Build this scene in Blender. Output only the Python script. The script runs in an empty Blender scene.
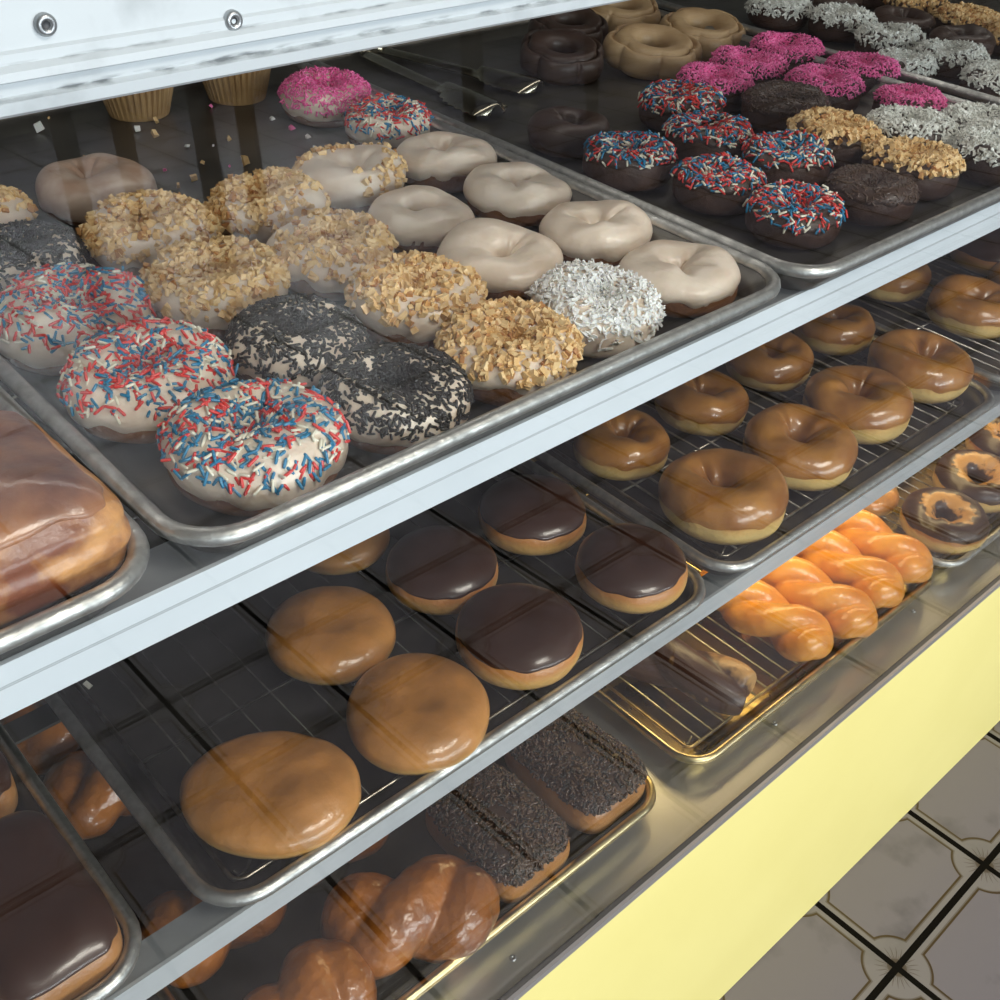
import bpy, math, random
import numpy as np
from mathutils import Matrix, Vector
C = bpy.context.scene.collection
SC = bpy.context.scene
PI = math.pi
# ------------------------------------------------------------------ camera
cam_d = bpy.data.cameras.new('camera'); cam = bpy.data.objects.new('camera', cam_d); C.objects.link(cam)
def rodrigues(r):
    th = np.linalg.norm(r); k = r/th
    K = np.array([[0,-k[2],k[1]],[k[2],0,-k[0]],[-k[1],k[0],0]])
    return np.eye(3)+math.sin(th)*K+(1-math.cos(th))*K@K
Rc = rodrigues(np.array([2.117224,-0.787025,0.453406]))
M = Matrix(((Rc[0][0],-Rc[1][0],-Rc[2][0],-.158302),(Rc[0][1],-Rc[1][1],-Rc[2][1],-.355711),(Rc[0][2],-Rc[1][2],-Rc[2][2],.318606),(0,0,0,1)))
cam.matrix_world = M
cam_d.sensor_width = 36; cam_d.lens = 36*1.111308; cam_d.clip_start = .01
SC.camera = cam
# ------------------------------------------------------------------ world, light, exposure
w = bpy.data.worlds.new('world'); SC.world = w; w.use_nodes = True
bg = w.node_tree.nodes['Background']; bg.inputs[0].default_value = (.72,.84,1,1); bg.inputs[1].default_value = .55
SC.view_settings.view_transform = 'Standard'; SC.view_settings.look = 'None'
SC.view_settings.gamma = 1; SC.view_settings.use_curve_mapping = False
SC.view_settings.exposure = .38
def area(name, loc, rot, sx, sy, power, col):
    l = bpy.data.lights.new(name,'AREA'); l.shape='RECTANGLE'; l.size=sx; l.size_y=sy; l.energy=power; l.color=col
    o = bpy.data.objects.new(name,l); C.objects.link(o); o.location=loc; o.rotation_euler=rot; return o
area('window_daylight', (.8,-5.9,.75), (math.radians(90),0,0), 7.0, 2.0, 330, (.90,.955,1))
area('ceiling_fill_light', (.6,-1.6,1.85), (0,0,0), 1.2, .6, 34, (1,.93,.84))  # unseen light added as ambient fill for the donut tops

# ------------------------------------------------------------------ materials
def nt(name):
    m = bpy.data.materials.new(name); m.use_nodes = True
    return m, m.node_tree, m.node_tree.nodes['Principled BSDF']
def mat(name, c1, c2=None, scale=30, rough=.5, metal=0, bump=0, bscale=None, coat=0, crough=.1, sss=0, detail=4, lo=.35, hi=.65, rvar=0, ior=1.5):
    m, t, b = nt(name)
    b.inputs['Base Color'].default_value = (*c1,1); b.inputs['Roughness'].default_value = rough
    b.inputs['Metallic'].default_value = metal; b.inputs['Coat Weight'].default_value = coat
    b.inputs['Coat Roughness'].default_value = crough; b.inputs['IOR'].default_value = ior
    if sss:
        b.inputs['Subsurface Weight'].default_value = sss; b.inputs['Subsurface Radius'].default_value = (.006,.003,.0015); b.inputs['Subsurface Scale'].default_value = .6
    tc = t.nodes.new('ShaderNodeTexCoord')
    if c2 or rvar:
        n = t.nodes.new('ShaderNodeTexNoise'); n.inputs['Scale'].default_value = scale; n.inputs['Detail'].default_value = detail
        t.links.new(tc.outputs['Object'], n.inputs['Vector'])
    if c2:
        r = t.nodes.new('ShaderNodeValToRGB'); r.color_ramp.elements[0].position=lo; r.color_ramp.elements[1].position=hi
        r.color_ramp.elements[0].color=(*c1,1); r.color_ramp.elements[1].color=(*c2,1)
        t.links.new(n.outputs['Fac'], r.inputs[0]); t.links.new(r.outputs[0], b.inputs['Base Color'])
    if rvar:
        mr = t.nodes.new('ShaderNodeMapRange'); mr.inputs[1].default_value=.3; mr.inputs[2].default_value=.7
        mr.inputs[3].default_value=max(.03,rough-rvar); mr.inputs[4].default_value=rough+rvar
        t.links.new(n.outputs['Fac'], mr.inputs[0]); t.links.new(mr.outputs[0], b.inputs['Roughness'])
    if bump:
        n2 = t.nodes.new('ShaderNodeTexNoise'); n2.inputs['Scale'].default_value = bscale or scale*3; n2.inputs['Detail'].default_value = 5
        t.links.new(tc.outputs['Object'], n2.inputs['Vector'])
        bp = t.nodes.new('ShaderNodeBump'); bp.inputs['Strength'].default_value = 1; bp.inputs['Distance'].default_value = bump
        t.links.new(n2.outputs['Fac'], bp.inputs['Height']); t.links.new(bp.outputs[0], b.inputs['Normal'])
        if coat: t.links.new(bp.outputs[0], b.inputs['Coat Normal'])
    return m
def zmat(name, stops, rough=.4, coat=0, bump=.0010, nscale=55, namp=.12, crough=.12, vary=.25, bscale=160, sss=.1):
    """colour by height within the object (pale proof line of a fried dough), wobbled by noise"""
    m, t, b = nt(name)
    tc = t.nodes.new('ShaderNodeTexCoord'); sp = t.nodes.new('ShaderNodeSeparateXYZ'); t.links.new(tc.outputs['Generated'], sp.inputs[0])
    n = t.nodes.new('ShaderNodeTexNoise'); n.inputs['Scale'].default_value=nscale; n.inputs['Detail'].default_value=4; t.links.new(tc.outputs['Object'], n.inputs['Vector'])
    ma = t.nodes.new('ShaderNodeMath'); ma.operation='MULTIPLY_ADD'; ma.inputs[1].default_value=namp*2; t.links.new(n.outputs['Fac'], ma.inputs[0])
    sb = t.nodes.new('ShaderNodeMath'); sb.operation='SUBTRACT'; sb.inputs[1].default_value=namp; t.links.new(sp.outputs['Z'], sb.inputs[0]); t.links.new(sb.outputs[0], ma.inputs[2])
    r = t.nodes.new('ShaderNodeValToRGB'); e = r.color_ramp.elements
    e[0].position=stops[0][0]; e[0].color=(*stops[0][1],1); e[1].position=stops[-1][0]; e[1].color=(*stops[-1][1],1)
    for p_, c_ in stops[1:-1]:
        q = e.new(p_); q.color=(*c_,1)
    t.links.new(ma.outputs[0], r.inputs[0])
    n3 = t.nodes.new('ShaderNodeTexNoise'); n3.inputs['Scale'].default_value=28; n3.inputs['Detail'].default_value=5; t.links.new(tc.outputs['Object'], n3.inputs['Vector'])
    mr = t.nodes.new('ShaderNodeMapRange'); mr.inputs[1].default_value=.3; mr.inputs[2].default_value=.7; mr.inputs[3].default_value=1-vary; mr.inputs[4].default_value=1+vary*.6
    t.links.new(n3.outputs['Fac'], mr.inputs[0])
    mx = t.nodes.new('ShaderNodeVectorMath'); mx.operation='SCALE'; t.links.new(r.outputs[0], mx.inputs[0]); t.links.new(mr.outputs[0], mx.inputs['Scale'])
    t.links.new(mx.outputs[0], b.inputs['Base Color'])
    b.inputs['Roughness'].default_value=rough; b.inputs['Coat Weight'].default_value=coat; b.inputs['Coat Roughness'].default_value=crough
    b.inputs['Subsurface Weight'].default_value=sss; b.inputs['Subsurface Radius'].default_value=(.008,.004,.002); b.inputs['Subsurface Scale'].default_value=.5
    n2 = t.nodes.new('ShaderNodeTexNoise'); n2.inputs['Scale'].default_value=bscale; n2.inputs['Detail'].default_value=5; t.links.new(tc.outputs['Object'], n2.inputs['Vector'])
    bp = t.nodes.new('ShaderNodeBump'); bp.inputs['Distance'].default_value=bump; t.links.new(n2.outputs['Fac'], bp.inputs['Height'])
    t.links.new(bp.outputs[0], b.inputs['Normal']); t.links.new(bp.outputs[0], b.inputs['Coat Normal'])
    return m
def swirlmat(name):
    """chocolate coat with a rough tan ring of bare glaze showing around the hole"""
    m, t, b = nt(name)
    tc = t.nodes.new('ShaderNodeTexCoord'); ln = t.nodes.new('ShaderNodeVectorMath'); ln.operation='LENGTH'
    ml = t.nodes.new('ShaderNodeVectorMath'); ml.operation='MULTIPLY'; ml.inputs[1].default_value=(1,1,0); t.links.new(tc.outputs['Object'], ml.inputs[0]); t.links.new(ml.outputs[0], ln.inputs[0])
    n = t.nodes.new('ShaderNodeTexNoise'); n.inputs['Scale'].default_value=75; n.inputs['Detail'].default_value=5; t.links.new(tc.outputs['Object'], n.inputs['Vector'])
    ad = t.nodes.new('ShaderNodeMath'); ad.operation='MULTIPLY_ADD'; ad.inputs[1].default_value=.036; t.links.new(n.outputs['Fac'], ad.inputs[0]); t.links.new(ln.outputs['Value'], ad.inputs[2])
    r = t.nodes.new('ShaderNodeValToRGB'); e=r.color_ramp.elements
    dk=(.045,.018,.010,1); tn=(.50,.26,.08,1)
    e[0].position=.34; e[0].color=dk; e[1].position=.62; e[1].color=dk
    for p_,c_ in ((.38,tn),(.50,tn),(.535,dk)):
        q=e.new(p_); q.color=c_
    sc = t.nodes.new('ShaderNodeMath'); sc.operation='MULTIPLY'; sc.inputs[1].default_value=10.5; t.links.new(ad.outputs[0], sc.inputs[0]); t.links.new(sc.outputs[0], r.inputs[0])
    t.links.new(r.outputs[0], b.inputs['Base Color']); b.inputs['Roughness'].default_value=.38; b.inputs['Coat Weight'].default_value=.15
    return m
def glassmat(name, f0=.042, tint=(.975,.982,.976), maxr=1.0):
    m, t, b = nt(name); t.nodes.remove(b); out = t.nodes['Material Output']
    g = t.nodes.new('ShaderNodeNewGeometry'); d = t.nodes.new('ShaderNodeVectorMath'); d.operation='DOT_PRODUCT'
    t.links.new(g.outputs['Incoming'], d.inputs[0]); t.links.new(g.outputs['Normal'], d.inputs[1])
    def mth(op, a, bb):
        n = t.nodes.new('ShaderNodeMath'); n.operation=op
        for i,x in enumerate((a,bb)):
            if x is None: continue
            if isinstance(x,(int,float)): n.inputs[i].default_value=x
            else: t.links.new(x, n.inputs[i])
        return n.outputs[0]
    ab = mth('ABSOLUTE', d.outputs['Value'], None); om = mth('SUBTRACT', 1, ab); p5 = mth('POWER', om, 5)
    fr = mth('ADD', mth('MULTIPLY', p5, (1-f0)*maxr), f0)
    tr = t.nodes.new('ShaderNodeBsdfTransparent'); tr.inputs[0].default_value=(*tint,1)
    gl = t.nodes.new('ShaderNodeBsdfGlossy'); gl.inputs['Roughness'].default_value=.0; gl.inputs[0].default_value=(1,1,1,1)
    mx = t.nodes.new('ShaderNodeMixShader'); t.links.new(fr, mx.inputs[0]); t.links.new(tr.outputs[0], mx.inputs[1]); t.links.new(gl.outputs[0], mx.inputs[2])
    t.links.new(mx.outputs[0], out.inputs[0]); return m
def tilemat(name, S):
    m, t, b = nt(name); N = t.nodes; L = t.links
    def mth(op, a, bb=None, cc=None):
        n = N.new('ShaderNodeMath'); n.operation=op
        for i,x in enumerate((a,bb,cc)):
            if x is None: continue
            if isinstance(x,(int,float)): n.inputs[i].default_value=x
            else: L.new(x, n.inputs[i])
        return n.outputs[0]
    tc = N.new('ShaderNodeTexCoord'); sp = N.new('ShaderNodeSeparateXYZ'); L.new(tc.outputs['Object'], sp.inputs[0])
    def edge(sock, size):   # distance in metres to the nearest joint
        f = mth('ABSOLUTE', mth('SUBTRACT', mth('FRACT', mth('DIVIDE', sock, size)), .5)); return mth('MULTIPLY', mth('SUBTRACT', .5, f), size)
    cx = edge(sp.outputs[0], S)
    near = mth('GREATER_THAN', sp.outputs[1], 0)          # a narrower tile row runs along the case
    sy = mth('SUBTRACT', .235, mth('MULTIPLY', near, .235-.162)); cy = edge(sp.outputs[1], sy)
    mn = mth('MINIMUM', cx, cy)
    dc = mth('SQRT', mth('ADD', mth('MULTIPLY', cx, cx), mth('MULTIPLY', cy, cy)))
    sdf = mth('MAXIMUM', mth('SUBTRACT', .0140, mn), mth('SUBTRACT', .0460, dc))
    line = mth('LESS_THAN', mth('ABSOLUTE', sdf), .0014)
    line2 = mth('LESS_THAN', mth('ABSOLUTE', mth('SUBTRACT', sdf, .0008)), .0024)
    line = mth('MAXIMUM', line, mth('MULTIPLY', line2, .5))
    ang = mth('ARCTAN2', cy, cx)
    ray = mth('GREATER_THAN', mth('SINE', mth('MULTIPLY', ang, 46)), -.1)
    star = mth('MULTIPLY', ray, mth('LESS_THAN', dc, mth('ADD', .0225, mth('MULTIPLY', mth('SINE', mth('MULTIPLY', ang, 23)), .008))))
    fade = mth('SUBTRACT', 1, mth('DIVIDE', dc, .045)); core = mth('LESS_THAN', dc, .013)
    star = mth('MULTIPLY', mth('MAXIMUM', star, core), fade)
    grout = mth('LESS_THAN', mn, .0046)
    n = N.new('ShaderNodeTexNoise'); n.inputs['Scale'].default_value=9; n.inputs['Detail'].default_value=7; L.new(tc.outputs['Object'], n.inputs['Vector'])
    r = N.new('ShaderNodeValToRGB'); e=r.color_ramp.elements; e[0].position=.28; e[0].color=(.078,.070,.082,1); e[1].position=.47; e[1].color=(.178,.160,.184,1)
    L.new(n.outputs['Fac'], r.inputs[0])
    def mix(f, a, col):
        x = N.new('ShaderNodeMix'); x.data_type='RGBA'; x.clamp_factor=True; L.new(f, x.inputs[0]); L.new(a, x.inputs[6]); x.inputs[7].default_value=(*col,1); return x.outputs[2]
    border = mth('GREATER_THAN', sdf, 0.0); c0 = mix(mth('MULTIPLY', border, .35), r.outputs[0], (.26,.24,.21)); c = mix(line, c0, (.060,.036,.012)); c = mix(star, c, (.05,.028,.008)); c = mix(grout, c, (.008,.007,.006))
    L.new(c, b.inputs['Base Color'])
    ro = mth('ADD', .30, mth('MULTIPLY', grout, .5)); L.new(ro, b.inputs['Roughness'])
    L.new(mth('MULTIPLY', mth('SUBTRACT', 1, grout), .5), b.inputs['Specular IOR Level']); return m
    bp = N.new('ShaderNodeBump'); bp.inputs['Distance'].default_value=.002; L.new(mth('SUBTRACT', 1, grout), bp.inputs['Height']); L.new(bp.outputs[0], b.inputs['Normal'])
    return m

MT = {}
MT['white_paint'] = mat('white_paint', (.50,.545,.57), (.27,.30,.315), 38, .42, bump=.0003, bscale=60, detail=9, lo=.56, hi=.95)
MT['alu_face'] = mat('anodised_aluminium', (.80,.86,.92), (.73,.79,.85), 9, .45, metal=.15, bump=.0001, bscale=90)
MT['alu_flange'] = mat('aluminium_flange', (.42,.44,.46), (.33,.35,.37), 14, .4, metal=.5)
def grime():
    m=MT['white_paint']; t=m.node_tree; b=t.nodes['Principled BSDF']; src=b.inputs['Base Color'].links[0].from_socket
    tc=t.nodes.new('ShaderNodeTexCoord'); sp=t.nodes.new('ShaderNodeSeparateXYZ'); t.links.new(tc.outputs['Object'],sp.inputs[0])
    mp=t.nodes.new('ShaderNodeMapping'); mp.inputs['Scale'].default_value=(1,.2,6); t.links.new(tc.outputs['Object'],mp.inputs[0])
    n=t.nodes.new('ShaderNodeTexNoise'); n.inputs['Scale'].default_value=70; n.inputs['Detail'].default_value=6; t.links.new(mp.outputs[0],n.inputs['Vector'])
    def mth(op,a,c):
        x=t.nodes.new('ShaderNodeMath'); x.operation=op
        for i,v in enumerate((a,c)):
            if isinstance(v,(int,float)): x.inputs[i].default_value=v
            elif v is not None: t.links.new(v,x.inputs[i])
        return x.outputs[0]
    d=mth('ABSOLUTE',mth('SUBTRACT',sp.outputs[2],.2052),None); band=mth('SUBTRACT',1,mth('DIVIDE',d,.0014)); band=mth('MAXIMUM',band,0)
    d2=mth('ABSOLUTE',mth('SUBTRACT',sp.outputs[2],.2140),None); band2=mth('MAXIMUM',mth('SUBTRACT',1,mth('DIVIDE',d2,.0008)),0)
    f=mth('MULTIPLY',mth('ADD',band,mth('MULTIPLY',band2,.6)),mth('MULTIPLY',mth('MAXIMUM',mth('SUBTRACT',n.outputs['Fac'],.47),0),7))
    f=mth('MINIMUM',f,.85)
    x=t.nodes.new('ShaderNodeMix'); x.data_type='RGBA'; t.links.new(f,x.inputs[0]); t.links.new(src,x.inputs[6]); x.inputs[7].default_value=(.10,.115,.125,1); t.links.new(x.outputs[2],b.inputs['Base Color'])
grime()
MT['alu_mid'] = mat('mid_rail_aluminium', (.60,.63,.66), (.5,.53,.56), 9, .45, metal=.3)
MT['steel'] = mat('stainless_steel', (.66,.66,.61), (.56,.55,.50), 7, .33, metal=.85, rvar=.06)
MT['dark_metal'] = mat('dark_case_metal', (.05,.052,.05), None, 8, .5)
MT['yellow'] = mat('yellow_laminate', (.93,.82,.31), (.90,.79,.29), 5, .42)
MT['trim'] = mat('grey_trim', (.33,.31,.31), None, 5, .4, metal=.4)
MT['rubber'] = mat('black_gasket', (.015,.015,.015), None, 5, .6)
MT['rivet'] = mat('rivet_metal', (.45,.47,.48), (.25,.26,.27), 200, .35, metal=.9)
MT['rivet_core'] = mat('rivet_core', (.05,.05,.055), None, 5, .5)
MT['rim'] = mat('aluminium_tray_rim', (.60,.60,.58), (.38,.38,.37), 90, .42, metal=.9, bump=.0005, bscale=230, rvar=.1)
MT['pan'] = mat('seasoned_tray_pan', (.10,.095,.085), (.19,.18,.16), 12, .38, metal=.8, rvar=.1, bump=.0001)
MT['pan_dark'] = mat('blackened_tray_pan', (.028,.027,.025), (.055,.052,.048), 14, .4, metal=.5, rvar=.1)
MT['pan_lamplit'] = mat('lamplit_tray_pan', (.42,.31,.12), (.24,.17,.06), 14, .3, metal=1, rvar=.1, bump=.0003, bscale=90)  # lamp's warm glow put into the gold of pan, rim and wire
MT['rim_lamplit'] = mat('lamplit_tray_rim', (.75,.60,.30), (.5,.42,.25), 40, .28, metal=1)
MT['wire'] = mat('chromed_wire', (.50,.47,.40), (.25,.23,.19), 80, .3, metal=1)
MT['wire_dark'] = mat('dark_wire', (.10,.10,.09), (.05,.05,.045), 80, .4, metal=.8)
MT['wire_lamplit'] = mat('lamplit_wire', (.75,.60,.28), (.45,.35,.14), 80, .28, metal=1)
MT['cake'] = mat('fried_cake_dough', (.28,.12,.045), (.20,.08,.028), 60, .6, bump=.0012, bscale=190)
MT['choc_cake'] = mat('chocolate_cake_dough', (.085,.042,.028), (.055,.026,.018), 60, .6, bump=.0012, bscale=190)
MT['white_icing'] = mat('white_icing', (.83,.71,.59), (.66,.51,.39), 26, .38, coat=.3, crough=.22, bump=.0026, bscale=32, sss=.15, lo=.42, hi=.72)
MT['thin_icing'] = mat('thin_tan_icing', (.44,.28,.20), (.60,.47,.38), 45, .35, coat=.3, crough=.2, bump=.0006, bscale=70)
MT['choc_icing'] = mat('chocolate_icing', (.042,.016,.010), (.055,.022,.014), 20, .30, coat=.5, crough=.12, bump=.0003, bscale=60)
MT['choc_matte'] = mat('dull_chocolate_icing', (.062,.034,.025), (.035,.018,.013), 30, .45, coat=.1, bump=.0006, bscale=70)
MT['s_red'] = mat('red_sprinkle', (.70,.04,.035), None, 5, .35, coat=.3)
MT['s_blue'] = mat('blue_sprinkle', (.012,.20,.38), None, 5, .35, coat=.3)
MT['s_white'] = mat('cream_sprinkle', (.80,.76,.62), None, 5, .35, coat=.3)
MT['s_pink'] = mat('pink_sprinkle', (.90,.10,.38), (.95,.26,.52), 300, .5)
MT['s_black'] = mat('dark_chocolate_sprinkle', (.012,.010,.009), (.03,.026,.023), 300, .42)
MT['s_brown'] = mat('chocolate_sprinkle', (.05,.026,.017), (.10,.055,.035), 300, .38, coat=.3)
MT['nut'] = mat('chopped_nut', (.70,.43,.17), (.84,.62,.33), 150, .5, coat=.1)
MT['nut_dark'] = mat('toasted_nut', (.42,.18,.06), (.62,.34,.12), 150, .5)
MT['coconut'] = mat('shredded_coconut', (.88,.87,.84), (.93,.92,.90), 150, .5, sss=.15)
MT['coconut_grey'] = mat('shredded_coconut_on_chocolate', (.70,.71,.66), (.84,.84,.80), 150, .5)
MT['maple'] = mat('maple_glaze', (.50,.34,.18), (.38,.24,.12), 25, .5, coat=.1, crough=.3, bump=.0012, bscale=50)
PALE=(.74,.52,.20); GOLD=(.47,.20,.052); BROWN=(.33,.115,.028)
MT['ring_dough'] = zmat('raised_ring_dough', ((0,(.42,.22,.07)),(.12,(.60,.38,.13)),(.34,PALE),(.50,(.68,.42,.14)),(.58,(.44,.19,.055)),(1,(.36,.14,.04))), rough=.42, coat=.15)
MT['ring_glaze'] = mat('sugar_glaze', (.52,.235,.052), (.31,.115,.024), 24, .3, coat=.8, crough=.09, bump=.0022, bscale=36, sss=.1)
MT['round_dough'] = zmat('filled_round_dough', ((0,(.45,.22,.07)),(.2,(.62,.36,.12)),(.36,(.66,.38,.12)),(.5,(.52,.24,.065)),(1,(.47,.20,.052))), rough=.34, coat=.6, bump=.0026, bscale=38, vary=.35)
MT['cho_dough'] = zmat('long_proofed_dough', ((0,(.40,.20,.06)),(.25,(.62,.38,.13)),(.45,(.66,.38,.12)),(.62,(.52,.22,.06)),(1,(.5,.2,.05))), rough=.4, coat=.2)
MT['braid'] = mat('orange_glazed_dough', (.88,.38,.05), (.66,.22,.022), 26, .35, coat=.5, crough=.15, bump=.0014, bscale=45, sss=.15)
MT['twist'] = mat('dark_glazed_pastry', (.44,.145,.022), (.13,.036,.008), 22, .3, coat=.75, crough=.12, bump=.0034, bscale=48, lo=.3, hi=.68)
MT['swirl'] = swirlmat('chocolate_swirl_icing')
MT['bar_dough'] = zmat('bar_dough', ((0,(.40,.20,.08)),(.3,(.52,.27,.10)),(.6,(.42,.19,.06)),(1,(.3,.12,.04))), rough=.4, coat=.2)
MT['pastry'] = mat('baked_pastry_crust', (.68,.33,.11), (.22,.06,.022), 42, .4, coat=.3, crough=.2, bump=.0035, bscale=38, lo=.38, hi=.6, detail=7)
MT['pastry_glaze'] = mat('brown_pastry_glaze', (.15,.055,.035), (.42,.18,.08), 26, .30, coat=.6, crough=.12, bump=.0008, bscale=80)
MT['paper'] = mat('baking_paper_cup', (.42,.26,.11), (.32,.19,.08), 60, .6)
MT['muffin'] = mat('muffin_crumb', (.45,.25,.09), (.30,.15,.05), 50, .6, bump=.002, bscale=90)
MT['frosting'] = mat('white_frosting', (.72,.70,.66), None, 40, .4)
MT['tong'] = mat('tong_steel', (.55,.52,.42), (.4,.37,.28), 30, .18, metal=1)
MT['glass'] = glassmat('front_glass')
MT['wood'] = mat('dark_wood', (.06,.04,.025), (.09,.06,.035), 12, .5)
MT['wall'] = mat('room_wall_paint', (.42,.41,.38), None, 5, .8)
MT['ceil'] = mat('room_ceiling_paint', (.6,.6,.58), None, 5, .8)
MT['lamp'] = nt('warm_lamp_tube')[0]; _b = MT['lamp'].node_tree.nodes['Principled BSDF']
_b.inputs['Emission Color'].default_value=(1,.62,.25,1); _b.inputs['Emission Strength'].default_value=14
MT['tile'] = tilemat('patterned_floor_tile', .240)
MT['smear'] = mat('dried_icing_smear', (.6,.56,.48), None, 5, .6)

# ------------------------------------------------------------------ mesh helpers
def link(name, V, F, mats, parent=None, smooth=True, mi=None):
    me = bpy.data.meshes.new(name); V = np.asarray(V, float)
    me.from_pydata(V.tolist(), [], F)
    for m in (mats if isinstance(mats,(list,tuple)) else [mats]): me.materials.append(MT[m])
    if smooth: me.polygons.foreach_set('use_smooth', [True]*len(me.polygons))
    if mi is not None: me.polygons.foreach_set('material_index', mi)
    me.update(); o = bpy.data.objects.new(name, me); C.objects.link(o)
    if parent: o.parent = parent
    return o
def thing(name, label, cat, loc=(0,0,0), rz=0, group=None, rot=None):
    o = bpy.data.objects.new(name, None); C.objects.link(o); o.location = loc; o.rotation_euler = rot or (0,0,rz)
    o.empty_display_size = .02; o['label']=label; o['category']=cat
    if group: o['group']=group
    return o
class MB:
    def __init__(s): s.V=[]; s.F=[]; s.n=0; s.M=[]
    def add(s, V, F, m=0):
        s.V += [tuple(v) for v in V]; s.F += [tuple(i+s.n for i in f) for f in F]; s.M += [m]*len(F); s.n += len(V)
    def box(s, x0,x1,y0,y1,z0,z1,m=0):
        s.add([(x0,y0,z0),(x1,y0,z0),(x1,y1,z0),(x0,y1,z0),(x0,y0,z1),(x1,y0,z1),(x1,y1,z1),(x0,y1,z1)],
              [(0,3,2,1),(4,5,6,7),(0,1,5,4),(1,2,6,5),(2,3,7,6),(3,0,4,7)], m)
    def prism_x(s, prof, x0, x1, m=0):
        n=len(prof); V=[(x0,y,z) for y,z in prof]+[(x1,y,z) for y,z in prof]
        F=[(i,(i+1)%n,n+(i+1)%n,n+i) for i in range(n)]+[tuple(range(n))[::-1],tuple(range(n,2*n))]
        s.add(V,F,m)
    def tube(s, pts, r, k=8, closed=False, m=0, up=(0,0,1)):
        P=np.asarray(pts,float); n=len(P)
        T=np.roll(P,-1,0)-np.roll(P,1,0)
        if not closed: T[0]=P[1]-P[0]; T[-1]=P[-1]-P[-2]
        T/=np.linalg.norm(T,axis=1)[:,None]+1e-12
        r=np.broadcast_to(r,(n,)); V=[]
        U=np.array(up,float); 
        for i in range(n):
            a=np.cross(T[i],U)
            if np.linalg.norm(a)<1e-3: a=np.cross(T[i],(1,.1,0))
            a/=np.linalg.norm(a); b=np.cross(a,T[i]); U=b
            for j in range(k):
                q=2*PI*j/k; V.append(P[i]+r[i]*(math.cos(q)*a+math.sin(q)*b))
        F=[]
        for i in range(n if closed else n-1):
            for j in range(k):
                A=i*k+j; B=i*k+(j+1)%k; C2=((i+1)%n)*k+(j+1)%k; D=((i+1)%n)*k+j; F.append((A,B,C2,D))
        if not closed: F+= [tuple(range(k))[::-1], tuple((n-1)*k+j for j in range(k))]
        s.add(V,F,m)
    def build(s, name, mats, parent=None, smooth=False): return link(name, s.V, s.F, mats, parent, smooth, s.M)
def gridfaces(nu, nv, closed=True):
    F=[]
    for i in range(nu if closed else nu-1):
        i2=(i+1)%nu
        for j in range(nv-1): F.append((i*nv+j, i2*nv+j, i2*nv+j+1, i*nv+j+1))
    return F
def lump(u, seed, a=1.0):
    r = random.Random(seed); s=0
    for k in (1,2,3,5): s = s + math.cos(0)*a/(k+.5)*r.uniform(.4,1)*np.sin(k*u+r.uniform(0,6.28))
    return s
def fbm(P, seed, f):
    r = np.random.RandomState(seed); s=0
    for k in range(7):
        d=r.randn(3); d/=np.linalg.norm(d); s=s+np.sin(P@d*f*r.uniform(.6,1.7)+r.uniform(0,6.28))
    return s/7
# ring surface -----------------------------------------------------
def ring_S(R, hole, H, seed, wob=1.0):
    rr = random.Random(seed*7+1); off=np.array([rr.uniform(-1,1),rr.uniform(-1,1)])*.004
    cl=[(rr.uniform(0,6.28),rr.uniform(.05,.17)*wob,rr.uniform(.12,.4)) for _ in range(3)]
    a=(R+hole)/2; b=(R-hole)/2
    def S(u,v):
        c=np.cos(v); s=np.sin(v)
        cr=np.sign(c)*np.abs(c)**.86; sz=np.where(s>0, np.abs(s)**.88, -np.abs(s)**.62*.97)
        lr=lump(u,seed+3,.03*wob); lz=lump(u,seed+9,.09*wob)
        rho=(a+b*cr)*(1+lr*(1+cr)/2)
        z=H*.5*(1+sz)*(1+lz*(s>0)*.9)
        k=(1-cr)/2
        for u0,dp,ww in cl:
            du=np.abs((u-u0+PI)%(2*PI)-PI); z=z-H*dp*np.exp(-(du/ww)**2)*np.exp(-((cr+.55)/.5)**2)*(s>0)
        x=rho*np.cos(u)+off[0]*k; y=rho*np.sin(u)+off[1]*k
        P=np.stack([x,y,z],-1)
        P=P+ (fbm(P,seed,120)*.0016*wob+fbm(P,seed+1,260)*.0006*wob)[...,None]*np.stack([np.cos(u)*c,np.sin(u)*c,np.maximum(s,0)],-1)
        return P
    return S
def dome_S(R, H, seed, wob=1.0, pe=.72, dimple=0):
    def S(u,v):
        c=np.cos(v); s=np.sin(v)
        cr=np.abs(c)**pe; sz=np.where(s>0,np.abs(s)**.95,-np.abs(s)**.7*.97)
        rho=R*cr*(1+lump(u,seed+3,.035*wob))
        z=H*.5*(1+sz)*(1+lump(u,seed+9,.05*wob)*(s>0)*cr)-dimple*np.exp(-(rho/(.25*R))**2)*(s>0)
        P=np.stack([rho*np.cos(u),rho*np.sin(u),z],-1)
        P=P+(fbm(P,seed,90)*.0020*wob+fbm(P,seed+1,210)*.0007*wob)[...,None]*np.stack([np.cos(u)*c,np.sin(u)*c,np.maximum(s,0)],-1)
        return P
    return S
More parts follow.
